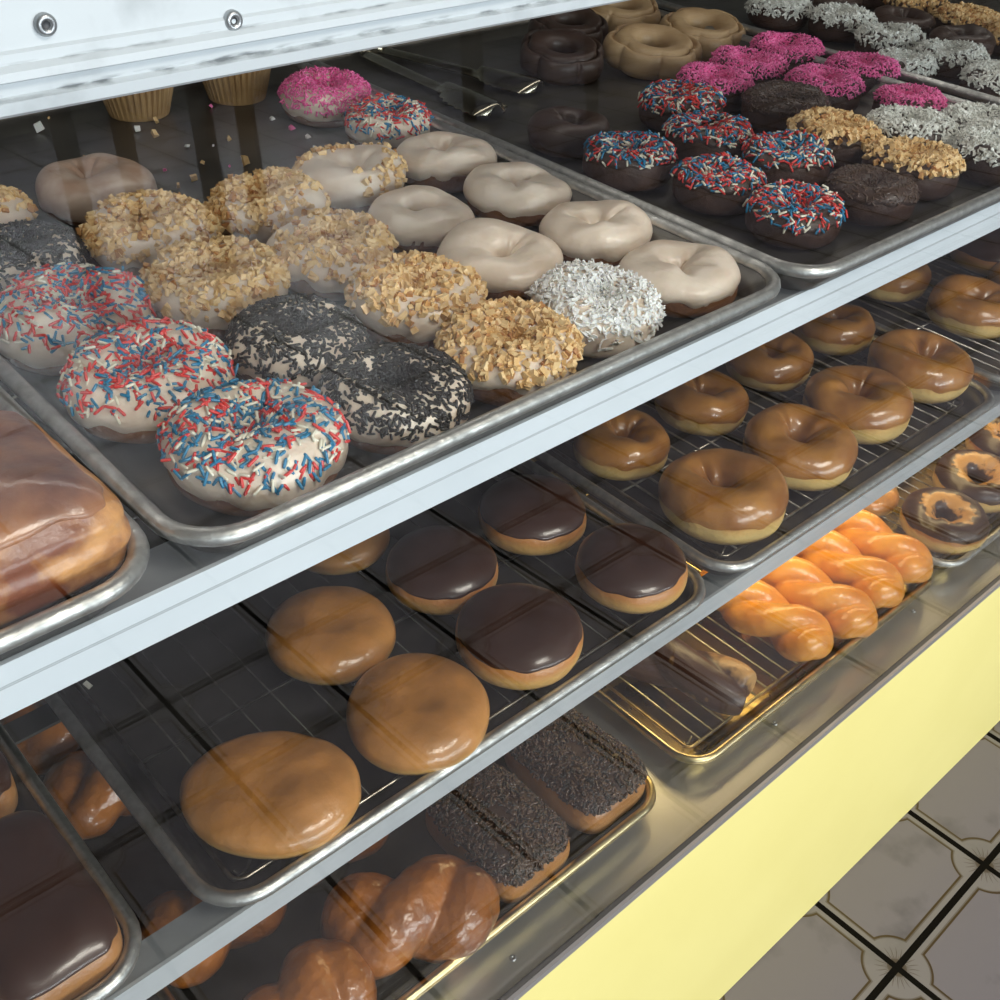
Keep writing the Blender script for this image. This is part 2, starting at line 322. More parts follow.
def box_S(Lx, Ly, H, seed, p=.42, wob=1, layers=0):
    """rounded bar: superellipse plan, domed section"""
    def S(u,v):
        c=np.cos(v); s=np.sin(v); cr=np.abs(c)**.5; sz=np.where(s>0,np.abs(s)**.8,-np.abs(s)**.6*.97)
        X=np.sign(np.cos(u))*np.abs(np.cos(u))**p; Y=np.sign(np.sin(u))*np.abs(np.sin(u))**p
        z=H*.5*(1+sz)
        P=np.stack([Lx*cr*X,Ly*cr*Y,z],-1)
        if layers: P=P+(layers*np.sin(z*520+4*fbm(P,seed+8,45))*cr)[...,None]*np.stack([np.cos(u),np.sin(u),z*0],-1)
        return P+(fbm(P,seed,55)*.0022*wob+fbm(P,seed+2,190)*.0009*wob)[...,None]*np.stack([np.cos(u)*c,np.sin(u)*c,np.maximum(s,0)],-1)
    return S
def normals(S,u,v,e=1e-3,flip=1):
    a=S(u+e,v)-S(u-e,v); b=S(u,v+e)-S(u,v-e); n=np.cross(a,b); l=np.linalg.norm(n,axis=-1,keepdims=True)
    return flip*n/(l+1e-15)
def surf_ring(name, S, mats, parent, nu=84, nv=34):
    u=np.linspace(0,2*PI,nu,endpoint=False); v=np.linspace(0,2*PI,nv,endpoint=False)
    U,Vv=np.meshgrid(u,v,indexing='ij'); P=S(U,Vv)
    F=[(i*nv+j,((i+1)%nu)*nv+j,((i+1)%nu)*nv+(j+1)%nv,i*nv+(j+1)%nv) for i in range(nu) for j in range(nv)]
    return link(name,P.reshape(-1,3),F,mats,parent)
def surf_dome(name, S, mats, parent, nu=84, nv=26):
    u=np.linspace(0,2*PI,nu,endpoint=False); v=np.linspace(-PI/2+.04,PI/2-.04,nv)
    U,Vv=np.meshgrid(u,v,indexing='ij'); P=S(U,Vv); top=P[:,-1].mean(0); bot=P[:,0].mean(0)
    V=np.concatenate([P.reshape(-1,3),[bot,top]]); n=nu*nv
    F=gridfaces(nu,nv)+[(((i+1)%nu)*nv,i*nv,n) for i in range(nu)]+[(i*nv+nv-1,((i+1)%nu)*nv+nv-1,n+1) for i in range(nu)]
    return link(name,V,F,mats,parent)
def edgev(u, seed, v0, amp): return v0+lump(u,seed+21,amp)+amp*.25*np.sin(9*u+seed)+amp*.18*np.sin(14*u+2*seed)
def icing(name, S, mats, parent, seed, v0, amp, vend, th=.0016, dome=False, nu=110, nv=26):
    u=np.linspace(0,2*PI,nu,endpoint=False); ev=edgev(u,seed,v0,amp)
    tt=np.linspace(0,1,nv); U=np.repeat(u[:,None],nv,1); Vv=ev[:,None]+(vend-ev[:,None])*tt[None]
    N=normals(S,U,Vv)
    ed=np.clip(tt/.07,0,1)
    if not dome: ed=ed*np.clip((1-tt)/.07,0,1)
    ed=np.sqrt(ed)
    D=th*ed[None,:]-.0006*(1-ed[None,:]); P=S(U,Vv)+N*D[...,None]
    F=gridfaces(nu,nv); V=P.reshape(-1,3)
    if dome:
        V=np.concatenate([V,[P[:,-1].mean(0)]]); n=nu*nv; F+=[(i*nv+nv-1,((i+1)%nu)*nv+nv-1,n) for i in range(nu)]
    return link(name,V,F,mats,parent)
# toppings ----------------------------------------------------------
def sample(S, seed, n, v0, amp, v1, rs, bias=0):
    u=rs.uniform(0,2*PI,n); e=edgev(u,seed,v0,amp); t=rs.uniform(0,1,n); v=e+(v1-e)*t
    P=S(u,v); N=normals(S,u,v); return P,N,u,v
def rods(P, D, N, L, r, k=5):
    """capsule-like little rods"""
    n=len(P); D=D/np.linalg.norm(D,axis=1)[:,None]; A=np.cross(D,N); A/=np.linalg.norm(A,axis=1)[:,None]+1e-12; B=np.cross(A,D)
    L=np.broadcast_to(L,(n,))[:,None]; prof=[(-.5,.0),(-.44,.8),(-.3,1),(.3,1),(.44,.8),(.5,0)]
    Vs=[]
    Vs.append((P-D*L*.5)[:,None])
    for a,q in prof[1:-1]:
        ring=[P+D*L*a+r*q*(math.cos(2*PI*j/k)*A+math.sin(2*PI*j/k)*B) for j in range(k)]
        Vs.append(np.stack(ring,1))
    Vs.append((P+D*L*.5)[:,None])
    V=np.concatenate(Vs,1); m=V.shape[1]; base=[]
    for j in range(k): base.append((0,1+(j+1)%k,1+j))
    for q in range(3):
        for j in range(k): base.append((1+q*k+j,1+q*k+(j+1)%k,1+(q+1)*k+(j+1)%k,1+(q+1)*k+j))
    for j in range(k): base.append((1+3*k+j,1+3*k+(j+1)%k,m-1))
    F=[tuple(i+a*m for i in f) for a in range(n) for f in base]
    return V.reshape(-1,3),F,len(base)
def chunks(P, N, rs, size):
    n=len(P); c=np.array([(x,y,z) for x in(-1,1) for y in(-1,1) for z in(-1,1)],float)
    V=np.empty((n,8,3))
    for i in range(n):
        Q=np.linalg.qr(rs.randn(3,3))[0]; s=size*rs.uniform(.55,1.15)*np.array([rs.uniform(.8,1.35),rs.uniform(.65,1),rs.uniform(.45,.8)])
        V[i]=P[i]+N[i]*size*.35+((c+rs.uniform(-.38,.38,(8,3)))*s*.5)@Q.T
    base=[(0,1,3,2),(4,6,7,5),(0,4,5,1),(2,3,7,6),(0,2,6,4),(1,5,7,3)]
    return V.reshape(-1,3),[tuple(j+a*8 for j in f) for a in range(n) for f in base],6
def flakes(P, N, rs, L, wd, lift=.5):
    n=len(P); V=np.empty((n,5,4,3))
    T=np.cross(N,rs.randn(n,3)); T/=np.linalg.norm(T,axis=1)[:,None]
    B=np.cross(N,T); up=rs.uniform(-.1,lift,n)[:,None]
    D=T+N*up; D/=np.linalg.norm(D,axis=1)[:,None]; Nn=np.cross(D,B)
    l=(L*rs.uniform(.5,1.2,n))[:,None]; cur=rs.uniform(-.5,.5,n)[:,None]; w2=(wd*rs.uniform(.5,1.1,n))[:,None]; roll=rs.uniform(-1,1,n)[:,None]
    for q in range(5):
        t=(q/4-.5); ctr=P+N*.0012+D*l*t+B*l*cur*(t*t*2.2)+Nn*l*rs.uniform(-.1,.1,n)[:,None]
        a=(B*np.cos(roll)+Nn*np.sin(roll))*w2*(1-abs(t)*.7)*.5; b=(Nn*np.cos(roll)-B*np.sin(roll))*.00035
        for j,(sa,sb) in enumerate(((1,1),(-1,1),(-1,-1),(1,-1))): V[:,q,j]=ctr+a*sa+b*sb
    base=[]
    for q in range(4):
        for j in range(4): base.append((q*4+j,q*4+(j+1)%4,q*4+4+(j+1)%4,q*4+4+j))
    base+=[(3,2,1,0),(16,17,18,19)]
    return V.reshape(-1,3),[tuple(j+a*20 for j in f) for a in range(n) for f in base],18
def topping(kind, S, parent, seed, v0, amp, v1, R):
    rs=np.random.RandomState(seed+77); area_k=(R/.043)**2
    def mk(nm,V,F,per,n,mats,probs,smooth=True):
        mi=np.repeat(rs.choice(len(mats),n,p=probs),per); o=link(nm,V,F,mats,parent,smooth,mi.tolist()); o['kind']='stuff'; return o
    if kind in ('rwb','rwbd'):
        n=int((980 if kind=='rwb' else 900)*area_k); P,N,u,v=sample(S,seed,n,v0+.12,amp,v1,rs)
        D=np.cross(N,rs.randn(n,3))+N*rs.uniform(-.15,.35,n)[:,None]
        V,F,per=rods(P+N*(.0014+rs.uniform(0,.0022,n)[:,None]*(rs.rand(n,1)<.6)),D,N,rs.uniform(.0052,.0080,n),.00090)
        mk('sprinkles',V,F,per,n,['s_red','s_blue','s_white'],[.42,.33,.25] if seed%3 else [.3,.45,.25])
    elif kind=='blk':
        n=int(1900*area_k); P,N,u,v=sample(S,seed,n,v0+.1,amp,v1,rs)
        D=np.cross(N,rs.randn(n,3))+N*rs.uniform(-.2,.4,n)[:,None]
        V,F,per=rods(P+N*(.0014+.001*rs.rand(n,1)),D,N,rs.uniform(.0035,.0062,n),.00085); mk('sprinkles',V,F,per,n,['s_black'],[1])
    elif kind=='chs':
        n=int(900*area_k); P,N,u,v=sample(S,seed,n,v0+.1,amp,v1,rs)
        D=np.cross(N,rs.randn(n,3))+N*rs.uniform(-.2,.4,n)[:,None]
        V,F,per=rods(P+N*.0016,D,N,rs.uniform(.003,.0055,n),.0008); mk('sprinkles',V,F,per,n,['s_brown'],[1])
    elif kind=='pnk':
        n=int(2500*area_k); P,N,u,v=sample(S,seed,n,v0+.1,amp,v1,rs)
        D=np.cross(N,rs.randn(n,3))+N*rs.uniform(-.4,1.2,n)[:,None]
        V,F,per=rods(P+N*(.0015+.002*rs.rand(n,1)),D,N,rs.uniform(.003,.0055,n),.00062,4); mk('sprinkles',V,F,per,n,['s_pink'],[1])
    elif kind in('nut','nutd'):
        n=int(900*area_k); P,N,u,v=sample(S,seed,n,v0+.14,amp,v1,rs)
        keep=(fbm(P,seed+5,70)+rs.uniform(-.35,.35,n)>-.22) if kind=='nut' else np.ones(n,bool); P=P[keep];N=N[keep];n=len(P)
        V,F,per=chunks(P+N*.0008,N,rs,.0046); mk('chopped_nuts',V,F,per,n,['nut','nut_dark'],[.88,.12],False)
    elif kind in('coc','cocd'):
        n=int(1300*area_k); P,N,u,v=sample(S,seed,n,v0,amp,v1,rs)
        V,F,per=flakes(P+N*.001,N,rs,.0080,.0031,1.1); mk('coconut_flakes',V,F,per,n,['coconut' if kind=='coc' else 'coconut_grey'],[1],False)
# ------------------------------------------------------------------ donut builders
SEED=[11]
def iced_ring(name, label, loc, R, top, body='cake', ice='white_icing', group=None, hole=.20, kH=.74, v0=-.12, amp=.22, cat='donut', rz=None, tilt=(0,0), wob=1.1):
    SEED[0]+=1; sd=SEED[0]; t=thing(name,label,cat,loc,0,group,rot=(tilt[0],tilt[1],0))
    S=ring_S(R*.965, R*hole, R*kH, sd, wob)
    surf_ring('dough',S,body,t)
    icing('icing',S,ice,t,sd,v0,amp,PI*1.08)
    if top: topping(top,S,t,sd,max(v0,.05),amp*.8,PI*.96,R)
    return t
def glazed_ring(name,label,loc,R,group=None,hole=.17,kH=.80,swirl=False,body='ring_dough',glaze='ring_glaze'):
    SEED[0]+=1; sd=SEED[0]; t=thing(name,label,'donut',loc,0,group)
    S=ring_S(R*.98,R*hole,R*kH,sd,1.1); surf_ring('dough',S,body,t)
    icing('chocolate_icing' if swirl else 'glaze',S,'swirl' if swirl else glaze,t,sd,.12 if swirl else -.02,.12,PI*1.1,.0010)
    return t
def filled_round(name,label,loc,R,group=None,choc=False,kH=.78,dimple=.0,sq=1):
    SEED[0]+=1; sd=SEED[0]; t=thing(name,label,'donut',loc,0,group)
    S=dome_S(R*(.97 if choc else .99),R*kH,sd,1.0 if not choc else .7,.62 if choc else .66,dimple)
    if sq!=1:
        S1=S
        def S(u,v):
            P=S1(u,v); d=(P[...,0]*.7+P[...,1]*.714)*(1-sq); return P-np.stack([d*.7,d*.714,d*0],-1)
    surf_dome('dough',S,'cho_dough' if choc else 'round_dough',t)
    if choc: icing('chocolate_icing',S,'choc_icing',t,sd,.34,.10,PI/2-.05,.0014,True)
    return t
def old_fashioned(label,loc,R,body,ice,group=None):
    SEED[0]+=1; sd=SEED[0]; t=thing('old_fashioned_donut',label,'donut',(loc[0],loc[1],loc[2]+R*.10),0,group,rot=(.12,-.06,0))
    hole=R*.34; a=(R+hole)/2; b=(R-hole)/2; rr=random.Random(sd); ph=rr.uniform(0,6)
    def S(u,v):
        c=np.cos(v); s=np.sin(v); out=np.clip(c+.3,0,1)
        pet=1-.15*out*(1-np.abs(np.sin(3*u+ph))**.55)+.05*np.sin(2*u+ph)*out
        crack=np.exp(-((v-1.15)/.15)**2)
        rho=(a+b*np.sign(c)*np.abs(c)**.8)*pet; z=R*.29*(1+np.sign(s)*np.abs(s)**.8*(1 if True else 0))*(1-.26*crack)
        z=np.where(s<0,z*np.clip(1+s*.9,.03,1),z)
        P=np.stack([rho*np.cos(u),rho*np.sin(u),z],-1); return P+(fbm(P,sd,110)*.0022)[...,None]*np.stack([np.cos(u)*c,np.sin(u)*c,np.maximum(s,0)],-1)
    surf_ring('dough',S,body,t,110,46); icing('glaze',S,ice,t,sd,-.5,.15,PI*1.2,.0009,nu=130,nv=44); return t
def twist_path(L,wd,h,n,N=150):
    t=np.linspace(0,2*PI,N,endpoint=False); y=L*np.cos(t); x=wd*np.sin(n*t)*(1-.15*np.cos(t)**8); z=h*np.cos(n*t)*np.sign(np.sin(t))*np.minimum(1,np.abs(np.sin(t))*1.6)
    # keep the loop ends open and round
    e=np.abs(np.cos(t))**10; x=x*(1-e)+e*wd*np.sin(t)*1.5
    return np.stack([x,y,z],-1)
def twisted(name,label,loc,rz,L,wd,h,n,r,m,group=None,cat='donut',rot=None):
    SEED[0]+=1; sd=SEED[0]; t=thing(name,label,cat,loc,rz,group)
    P=twist_path(L,wd,h,n); P[:,2]-=P[:,2].min()-r*.92
    rad=r*(1+.07*fbm(P,sd,60)); mb=MB(); mb.tube(P,rad,20,True); o=mb.build('twisted_dough',m,t,True)
    md=o.modifiers.new('blend','REMESH'); md.mode='VOXEL'; md.voxel_size=.0016; md.use_smooth_shade=True
    sm=o.modifiers.new('soft','SMOOTH'); sm.iterations=14; sm.factor=.5
    for sc,st in ((.030,.0045),(.009,.0013)):
        tx=bpy.data.textures.new('dough_lumps','CLOUDS'); tx.noise_scale=sc; dp=o.modifiers.new('lumps','DISPLACE'); dp.texture=tx; dp.strength=st*(1 if m=='twist' else .45); dp.mid_level=.5; dp.texture_coords='GLOBAL'
    return t
def bar(name,label,loc,rz,Lx,Ly,H,ice,group=None,chips=0,v0=.1,body='bar_dough',cat='donut'):
    SEED[0]+=1; sd=SEED[0]; t=thing(name,label,cat,loc,rz,group); S=box_S(Lx,Ly,H,sd)
    surf_dome('dough',S,body,t,120,34); icing('chocolate_icing',S,ice,t,sd,v0,.10,PI/2-.05,.0018,True,150,34)
    if chips:
        rs=np.random.RandomState(sd); n=chips
        x=rs.uniform(-1,1,n*2)*Lx*.93; y=rs.uniform(-1,1,n*2)*Ly*.93
        # project to the surface by solving for u, v on a dense lookup
        uu=rs.uniform(0,2*PI,n*14); vv=rs.uniform(v0+.02,1.55,n*14)
        Pn=S(uu,vv); w_=np.linalg.norm(np.cross(S(uu+1e-3,vv)-Pn,S(uu,vv+1e-3)-Pn),axis=1); idx=rs.choice(len(uu),n,p=w_/w_.sum(),replace=False)
        P=Pn[idx]; N=normals(S,uu[idx],vv[idx]); D=np.cross(N,rs.randn(n,3))+N*rs.uniform(-.3,.5,n)[:,None]
        V,F,per=rods(P+N*.0022,D,N,rs.uniform(.004,.0078,n),.0013); o=link('chocolate_sprinkles',V,F,['s_brown','s_black'],t,True,np.repeat(rs.choice(2,n,p=[.65,.35]),per).tolist()); o['kind']='stuff'
    return t
# ------------------------------------------------------------------ room shell
FZ=-1.045
def struct(name, mb_or, m, smooth=False):
    o = mb_or.build(name, m, None, smooth); o['kind']='structure'; return o
b=MB(); b.add([(-6,-5.2,0),(9,-5.2,0),(9,3.2,0),(-6,3.2,0),(-6,-5.2,-.04),(9,-5.2,-.04),(9,3.2,-.04),(-6,3.2,-.04)],[(0,1,2,3),(7,6,5,4),(0,4,5,1),(1,5,6,2),(2,6,7,3),(3,7,4,0)])
fl=struct('floor',b,'tile'); fl.location=(.82,-.161,FZ); fl.rotation_euler=(0,0,.014)
b=MB(); b.box(-5,9.5,2.4,2.55,FZ-.05,1.95); struct('wall_back',b,'wall')
b=MB(); b.box(-5.1,-4.95,-5.4,2.5,FZ-.05,1.95); struct('wall_left',b,'wall')
b=MB(); b.box(8.9,9.05,-5.4,2.5,FZ-.05,1.95); struct('wall_right',b,'wall')
b=MB(); b.box(-5,9.5,-5.4,2.5,1.95,2.05); struct('ceiling',b,'ceil')
b=MB(); b.box(-5,9.5,-5.35,-5.22,FZ-.05,-.65); b.box(-5,9.5,-5.35,-5.22,1.75,1.95); b.box(-5,-3.2,-5.35,-5.22,-.65,1.75); b.box(4.6,9.5,-5.35,-5.22,-.65,1.75)
for x in (-1.25,.7,2.65): b.box(x-.04,x+.04,-5.35,-5.22,-.65,1.75)
struct('wall_front',b,'wall')
for i,x in enumerate((-3.2,-1.21,.74,2.69)):
    b=MB(); x1=(-1.29,.66,2.61,4.6)[i]; b.box(x,x1,-5.30,-5.29,-.65,1.75); struct('window_%d'%(i+1),b,'glass')
# ------------------------------------------------------------------ display case
X0,X1=-.98,2.1
case=thing('display_case','long bakery display case with slanted glass, aluminium shelf rails and yellow front panel','display case',(0,0,FZ))
def cpart(name,mb,m,label=None,smooth=False,parent=None):
    o=mb.build(name,m,parent or case,smooth)
    if parent is None: o.location=(0,0,-FZ)
    if label: o['label']=label
    return o
GY=lambda z: -.005+.056*z
b=MB(); zb,zt=-.5455,.235
b.add([(X0,GY(zb)-.003,zb),(X1,GY(zb)-.003,zb),(X1,GY(zb)+.002,zb),(X0,GY(zb)+.002,zb),(X0,GY(zt)-.003,zt),(X1,GY(zt)-.003,zt),(X1,GY(zt)+.002,zt),(X0,GY(zt)+.002,zt)],[(0,3,2,1),(4,5,6,7),(0,1,5,4),(2,3,7,6)])
cpart('glass_pane',b,'glass','clear slanted glass pane with faint reflections of the tiled floor')
# top frame : extruded ridged profile in front of the glass
b=MB(); b.prism_x([(-.0005,.1985),(-.006,.1990),(-.0085,.2005),(-.0088,.2042),(-.0062,.2052),(-.0064,.2090),(-.0088,.2100),(-.0085,.2125),(-.0060,.2140),(-.0058,.2170),(-.0046,.2178),(-.0005,.262),(.004,.40),(.03,.40),(.022,.205)],X0,X1)
tf=cpart('top_frame',b,'white_paint','pale painted metal top frame with grooves and grime')
def rivet(x,z):
    y=-.0046+(z-.2178)*.093-.0012; mb=MB(); n=20; rings=[(.0034,0.0014),(.0034,-.0002),(.0028,-.0010),(.0016,-.0012),(.0013,-.0002),(.0006,.0002)]
    V=[];F=[]
    for r,d in rings:
        for j in range(n): a=2*PI*j/n; V.append((x+r*math.cos(a),y+d,z+r*math.sin(a)))
    for q in range(len(rings)-1):
        for j in range(n): F.append((q*n+j,q*n+(j+1)%n,(q+1)*n+(j+1)%n,(q+1)*n+j))
    F.append(tuple((len(rings)-1)*n+j for j in range(n)))
    mi=0; mb.add(V,F,0); mb.M=[0 if f<4*n else 1 for f in range(len(F))]
    o=mb.build('rivet',['rivet','rivet_core'],tf,True); o['label']='round metal rivet in the pale top frame'
for x in (-.0195,.0440,-.083): rivet(x,.2235 if x<0 else .2165 if x<.05 else .2165)
# grime along the frame ridge
# shelf rails
for z in (0,-.26):
    ya,yb,zz=(.016,.046,-.0555) if z==0 else (.010,.032,-.0475)
    b=MB(); b.box(X0,X1,ya,ya+.0025,z+zz,z-.0270); sr=cpart('shelf_rail',b,'alu_face' if z==0 else 'alu_mid')
    if z==0:
        for gz in (-.0385,-.0395): b=MB(); b.box(X0,X1,ya-.0002,ya,z+gz-.00025,z+gz); cpart('rail_groove',b,'alu_flange',parent=sr)
    b=MB(); b.box(X0,X1,ya+.0026,yb,z-.0295,z-.0271); cpart('rail_flange',b,'alu_flange')
    for y in (.22,.44,.64):
        b=MB(); b.box(X0,X1,y,y+.02,z-.0295,z-.0270); cpart('shelf_bearer',b,'dark_metal')
b=MB(); b.prism_x([(-.034,-.5455),(-.034,-.5490),(.72,-.5490),(.72,-.5455)],X0,X1); dk=cpart('steel_deck',b,'steel','stainless steel bottom deck')
for x,y in ((.603,0.0),(.871,0.0),(.2206,-.015),(1.14,0.0)):
    b=MB(); pts=[(.0030,0),(.0030,.0006),(.0022,.0011),(.0010,.0011),(.0008,.0003)]; V=[];F=[];n=16
    for r,h in pts:
        for j in range(n): V.append((x+r*math.cos(2*PI*j/n),y+r*math.sin(2*PI*j/n),-.5455+h))
    for q in range(4):
        for j in range(n): F.append((q*n+j,q*n+(j+1)%n,(q+1)*n+(j+1)%n,(q+1)*n+j))
    F.append(tuple(4*n+j for j in range(n))); b.add(V,F); o=b.build('screw','rivet',dk,True)
b=MB(); b.box(X0,X1,-.0385,-.0338,-.5475,-.5440); cpart('gasket',b,'rubber','thin black gasket at the foot of the glass')
b=MB(); b.box(X0,X1,-.0420,-.0386,-.5520,-.5440); cpart('edge_trim',b,'trim','grey metal edge trim above the yellow panel')
b=MB(); b.prism_x([(-.0415,-.5521),(-.0335,FZ+.001),(-.020,FZ+.001),(-.028,-.5521)],X0,X1); cpart('front_panel',b,'yellow','smooth pale yellow front panel')
b=MB(); b.box(X0,X1,.72,.735,FZ+.001,.40); cpart('back_panel',b,'dark_metal')
for xx in (X0-.02,X1): b=MB(); b.box(xx,xx+.02,-.03,.735,FZ+.001,.40); cpart('side_panel',b,'dark_metal')
b=MB(); b.box(X0,X1,.004,.735,.40,.415); cpart('top_panel',b,'white_paint')
b=MB(); b.box(X0,X1,.0,.72,FZ+.001,-.60); cpart('cabinet_body',b,'dark_metal')
b=MB(); b.box(.56,1.70,.10,.22,-.3050,-.2950); cpart('hidden_light_housing',b,'dark_metal')
al=area('deck_lamp',(1.13,.16,-.3075),(0,0,0),1.10,.05,1.7,(1,.76,.38))
b=MB(); b.box(-.8,1.9,.30,.38,.385,.399); cpart('hidden_light_housing',b,'dark_metal')  # unseen housing added above the fill light
area('case_fill_light',(.55,.34,.383),(0,0,0),2.6,.05,1.5,(1,.95,.88))  # unseen fill light added to brighten the donuts at the back
# ------------------------------------------------------------------ trays
def rrect(x0,y0,x1,y1,r,z,n=9):
    P=[]
    for cx,cy,a0 in ((x1-r,y0+r,-PI/2),(x1-r,y1-r,0),(x0+r,y1-r,PI/2),(x0+r,y0+r,PI)):
        for i in range(n):
            a=a0+PI/2*i/(n-1); P.append((cx+r*math.cos(a),cy+r*math.sin(a),z))
    return P
def tray(label,x,y,z,W=.457,D=.66,pan='pan',rim='rim',group=None,name='baking_tray',R0=.036):
    t=thing(name,label,'tray',(x,y,z-.0268),0,group); z0=.0268
    def loops(mb,L,caps):
        n=None
        for i,(ins,zz) in enumerate(L):
            P=rrect(ins,ins,W-ins,D-ins,max(R0-ins*.9,.012),zz+z0); n=len(P); base=mb.n
            mb.add(P,[])
            if i: 
                F=[(base-n+j,base-n+(j+1)%n,base+(j+1)%n,base+j) for j in range(n)]; mb.F+=F; mb.M+=[0]*len(F)
        if caps:
            mb.F.append(tuple(range(mb.n-n,mb.n))); mb.M.append(0); mb.F.append(tuple(range(0,n))[::-1]); mb.M.append(0)
    mb=MB(); loops(mb,[(.020,-.0268),(.0175,-.0255),(.0078,-.006),(.0098,-.005),(.0165,-.018),(.019,-.0225),(.0215,-.0246),(.026,-.0252)],True); mb.build('pan',pan,t,True)
    mb=MB(); n=12; Ls=[(.0046+.0046*math.cos(2*PI*j/n),-.0046+.0046*math.sin(2*PI*j/n)) for j in range(n+1)]; loops(mb,Ls,False); mb.build('rim',rim,t,True)
    return t
G='full size sheet trays standing on the shelves'
tray('aluminium tray at left of the top shelf holding the big brown pastry',-.4605,0,0,group=G,pan='pan_dark')
tray('aluminium tray in the middle of the top shelf, full of white-iced ring donuts',0,0,0,group=G)
tray('aluminium tray right of centre on the top shelf, under the chocolate ring donuts with sprinkles',.4605,-.004,0,group=G)
tray('aluminium tray at the far right of the top shelf, under coconut and nut chocolate donuts',.945,0,0,group=G)
tray('dark tray at left of the middle shelf holding the chocolate bars',-.506,0,-.26,group=G,pan='pan_dark')
tray('dark tray in the middle of the middle shelf under filled round and chocolate-topped donuts',-.018,-.004,-.26,group=G,pan='pan_dark')
tray('tray right of centre on the middle shelf under glazed ring donuts',.449,-.002,-.26,group=G,pan='pan')
tray('tray at the far right of the middle shelf under glazed rings',.925,0,-.26,group=G,pan='pan')
tray('tray on the steel deck at lower left, largely hidden below the chocolate bars',-.490,.0,-.5185,group=G,pan='pan_dark')
tray('tray on the steel deck holding dark twists and sprinkled chocolate bars',-.021,0,-.5185,group=G,pan='pan_dark',rim='rim_lamplit')
tray('lamp-tinted gold tray on the steel deck under the orange braided donuts',.470,.0,-.5185,group=G,pan='pan_lamplit',rim='rim_lamplit')
tray('tray on the steel deck at right under the chocolate-swirled rings',.938,-.004,-.5185,group=G,pan='pan_lamplit')
def rack(label,x,y,z,W,D,m,sp=.0165,r=.0011,group='wire cooling racks lying in the trays',fm=None):
    t=thing('cooling_rack',label,'rack',(x,y,z),0,group); h=.0092
    mb=MB(); mb.tube(rrect(0,0,W,D,.008,h,4),.0017,8,True); mb.build('frame',fm or m,t,True)
    mb=MB(); n=int(W/sp)
    for i in range(1,n): X=W*i/n; mb.tube([(X,0,h+.0012),(X,D,h+.0012)],r,6)
    mb.build('wire_grid',m,t,True)
    mb=MB()
    for k in range(1,5): mb.tube([(0,D*k/5,h-.0016),(W,D*k/5,h-.0016)],.0015,6)
    mb.build('cross_wires',m,t,True)
    for fx,fy in ((.01,.01),(W-.01,.01),(W-.01,D-.01),(.01,D-.01)):
        mb=MB(); mb.tube([(fx-.006,fy,h-.001),(fx-.003,fy,.001),(fx+.003,fy,.001),(fx+.006,fy,h-.001)],.0011,6); mb.build('foot',m,t,True)
rack('dull wire rack in the dark middle-shelf tray under the filled round donuts',.008,.022,-.2852,.40,.60,'wire_dark',.024,.0007,fm='wire')
rack('bright wire rack in the middle-shelf tray under the glazed ring donuts',.481,.028,-.2852,.40,.60,'wire',.0175)
rack('wire rack in the far right middle-shelf tray',.954,.028,-.2852,.40,.60,'wire',.0175)
rack('lamp-tinted gold wire rack in the deck tray under the orange braids',.499,.030,-.5437,.40,.60,'wire_lamplit',.0175)
rack('wire rack in the deck tray under the chocolate-swirled rings',.967,.028,-.5437,.40,.60,'wire',.0175)
# ------------------------------------------------------------------ furniture seen only as reflections in the glass
def cafe_table(label,x,y,a,h):
    t=thing('cafe_table',label,'table',(x,y,FZ),a)
    b=MB(); b.box(-h-.05,h+.05,-h-.05,h+.05,.72,.75); b.build('tabletop','wood',t)
    for sx in(-1,1):
        for sy in(-1,1):
            b=MB(); b.box(sx*h-.03,sx*h+.03,sy*h-.03,sy*h+.03,0,.72); b.build('leg','wood',t)
cafe_table('small dark table whose legs reflect in the glass at upper left',1.68,-3.53,.81,.2475)
cafe_table('small dark table whose legs reflect in the glass above the tongs',3.79,-3.79,.785,.29)

CR= [(0.288, 0.565, 0.005), (0.27, 0.534, 0.008), (0.248, 0.43, 0.011), (0.271, 0.457, 0.006), (0.231, 0.425, 0.006), (0.221, 0.41, 0.005), (0.298, 0.435, 0.008), (0.317, 0.493, 0.005), (0.201, 0.524, 0.003), (0.218, 0.628, 0.003)]
CP= [(0.239, 0.461, 0.003), (0.285, 0.439, 0.003), (0.349, 0.576, 0.003), (0.375, 0.484, 0.006)]
CW= [(0.279, 0.496, 0.005), (0.198, 0.601, 0.007), (0.265, 0.555, 0.008), (0.375, 0.515, 0.005), (0.375, 0.459, 0.005), (0.299, 0.488, 0.003), (0.367, 0.438, 0.004)]
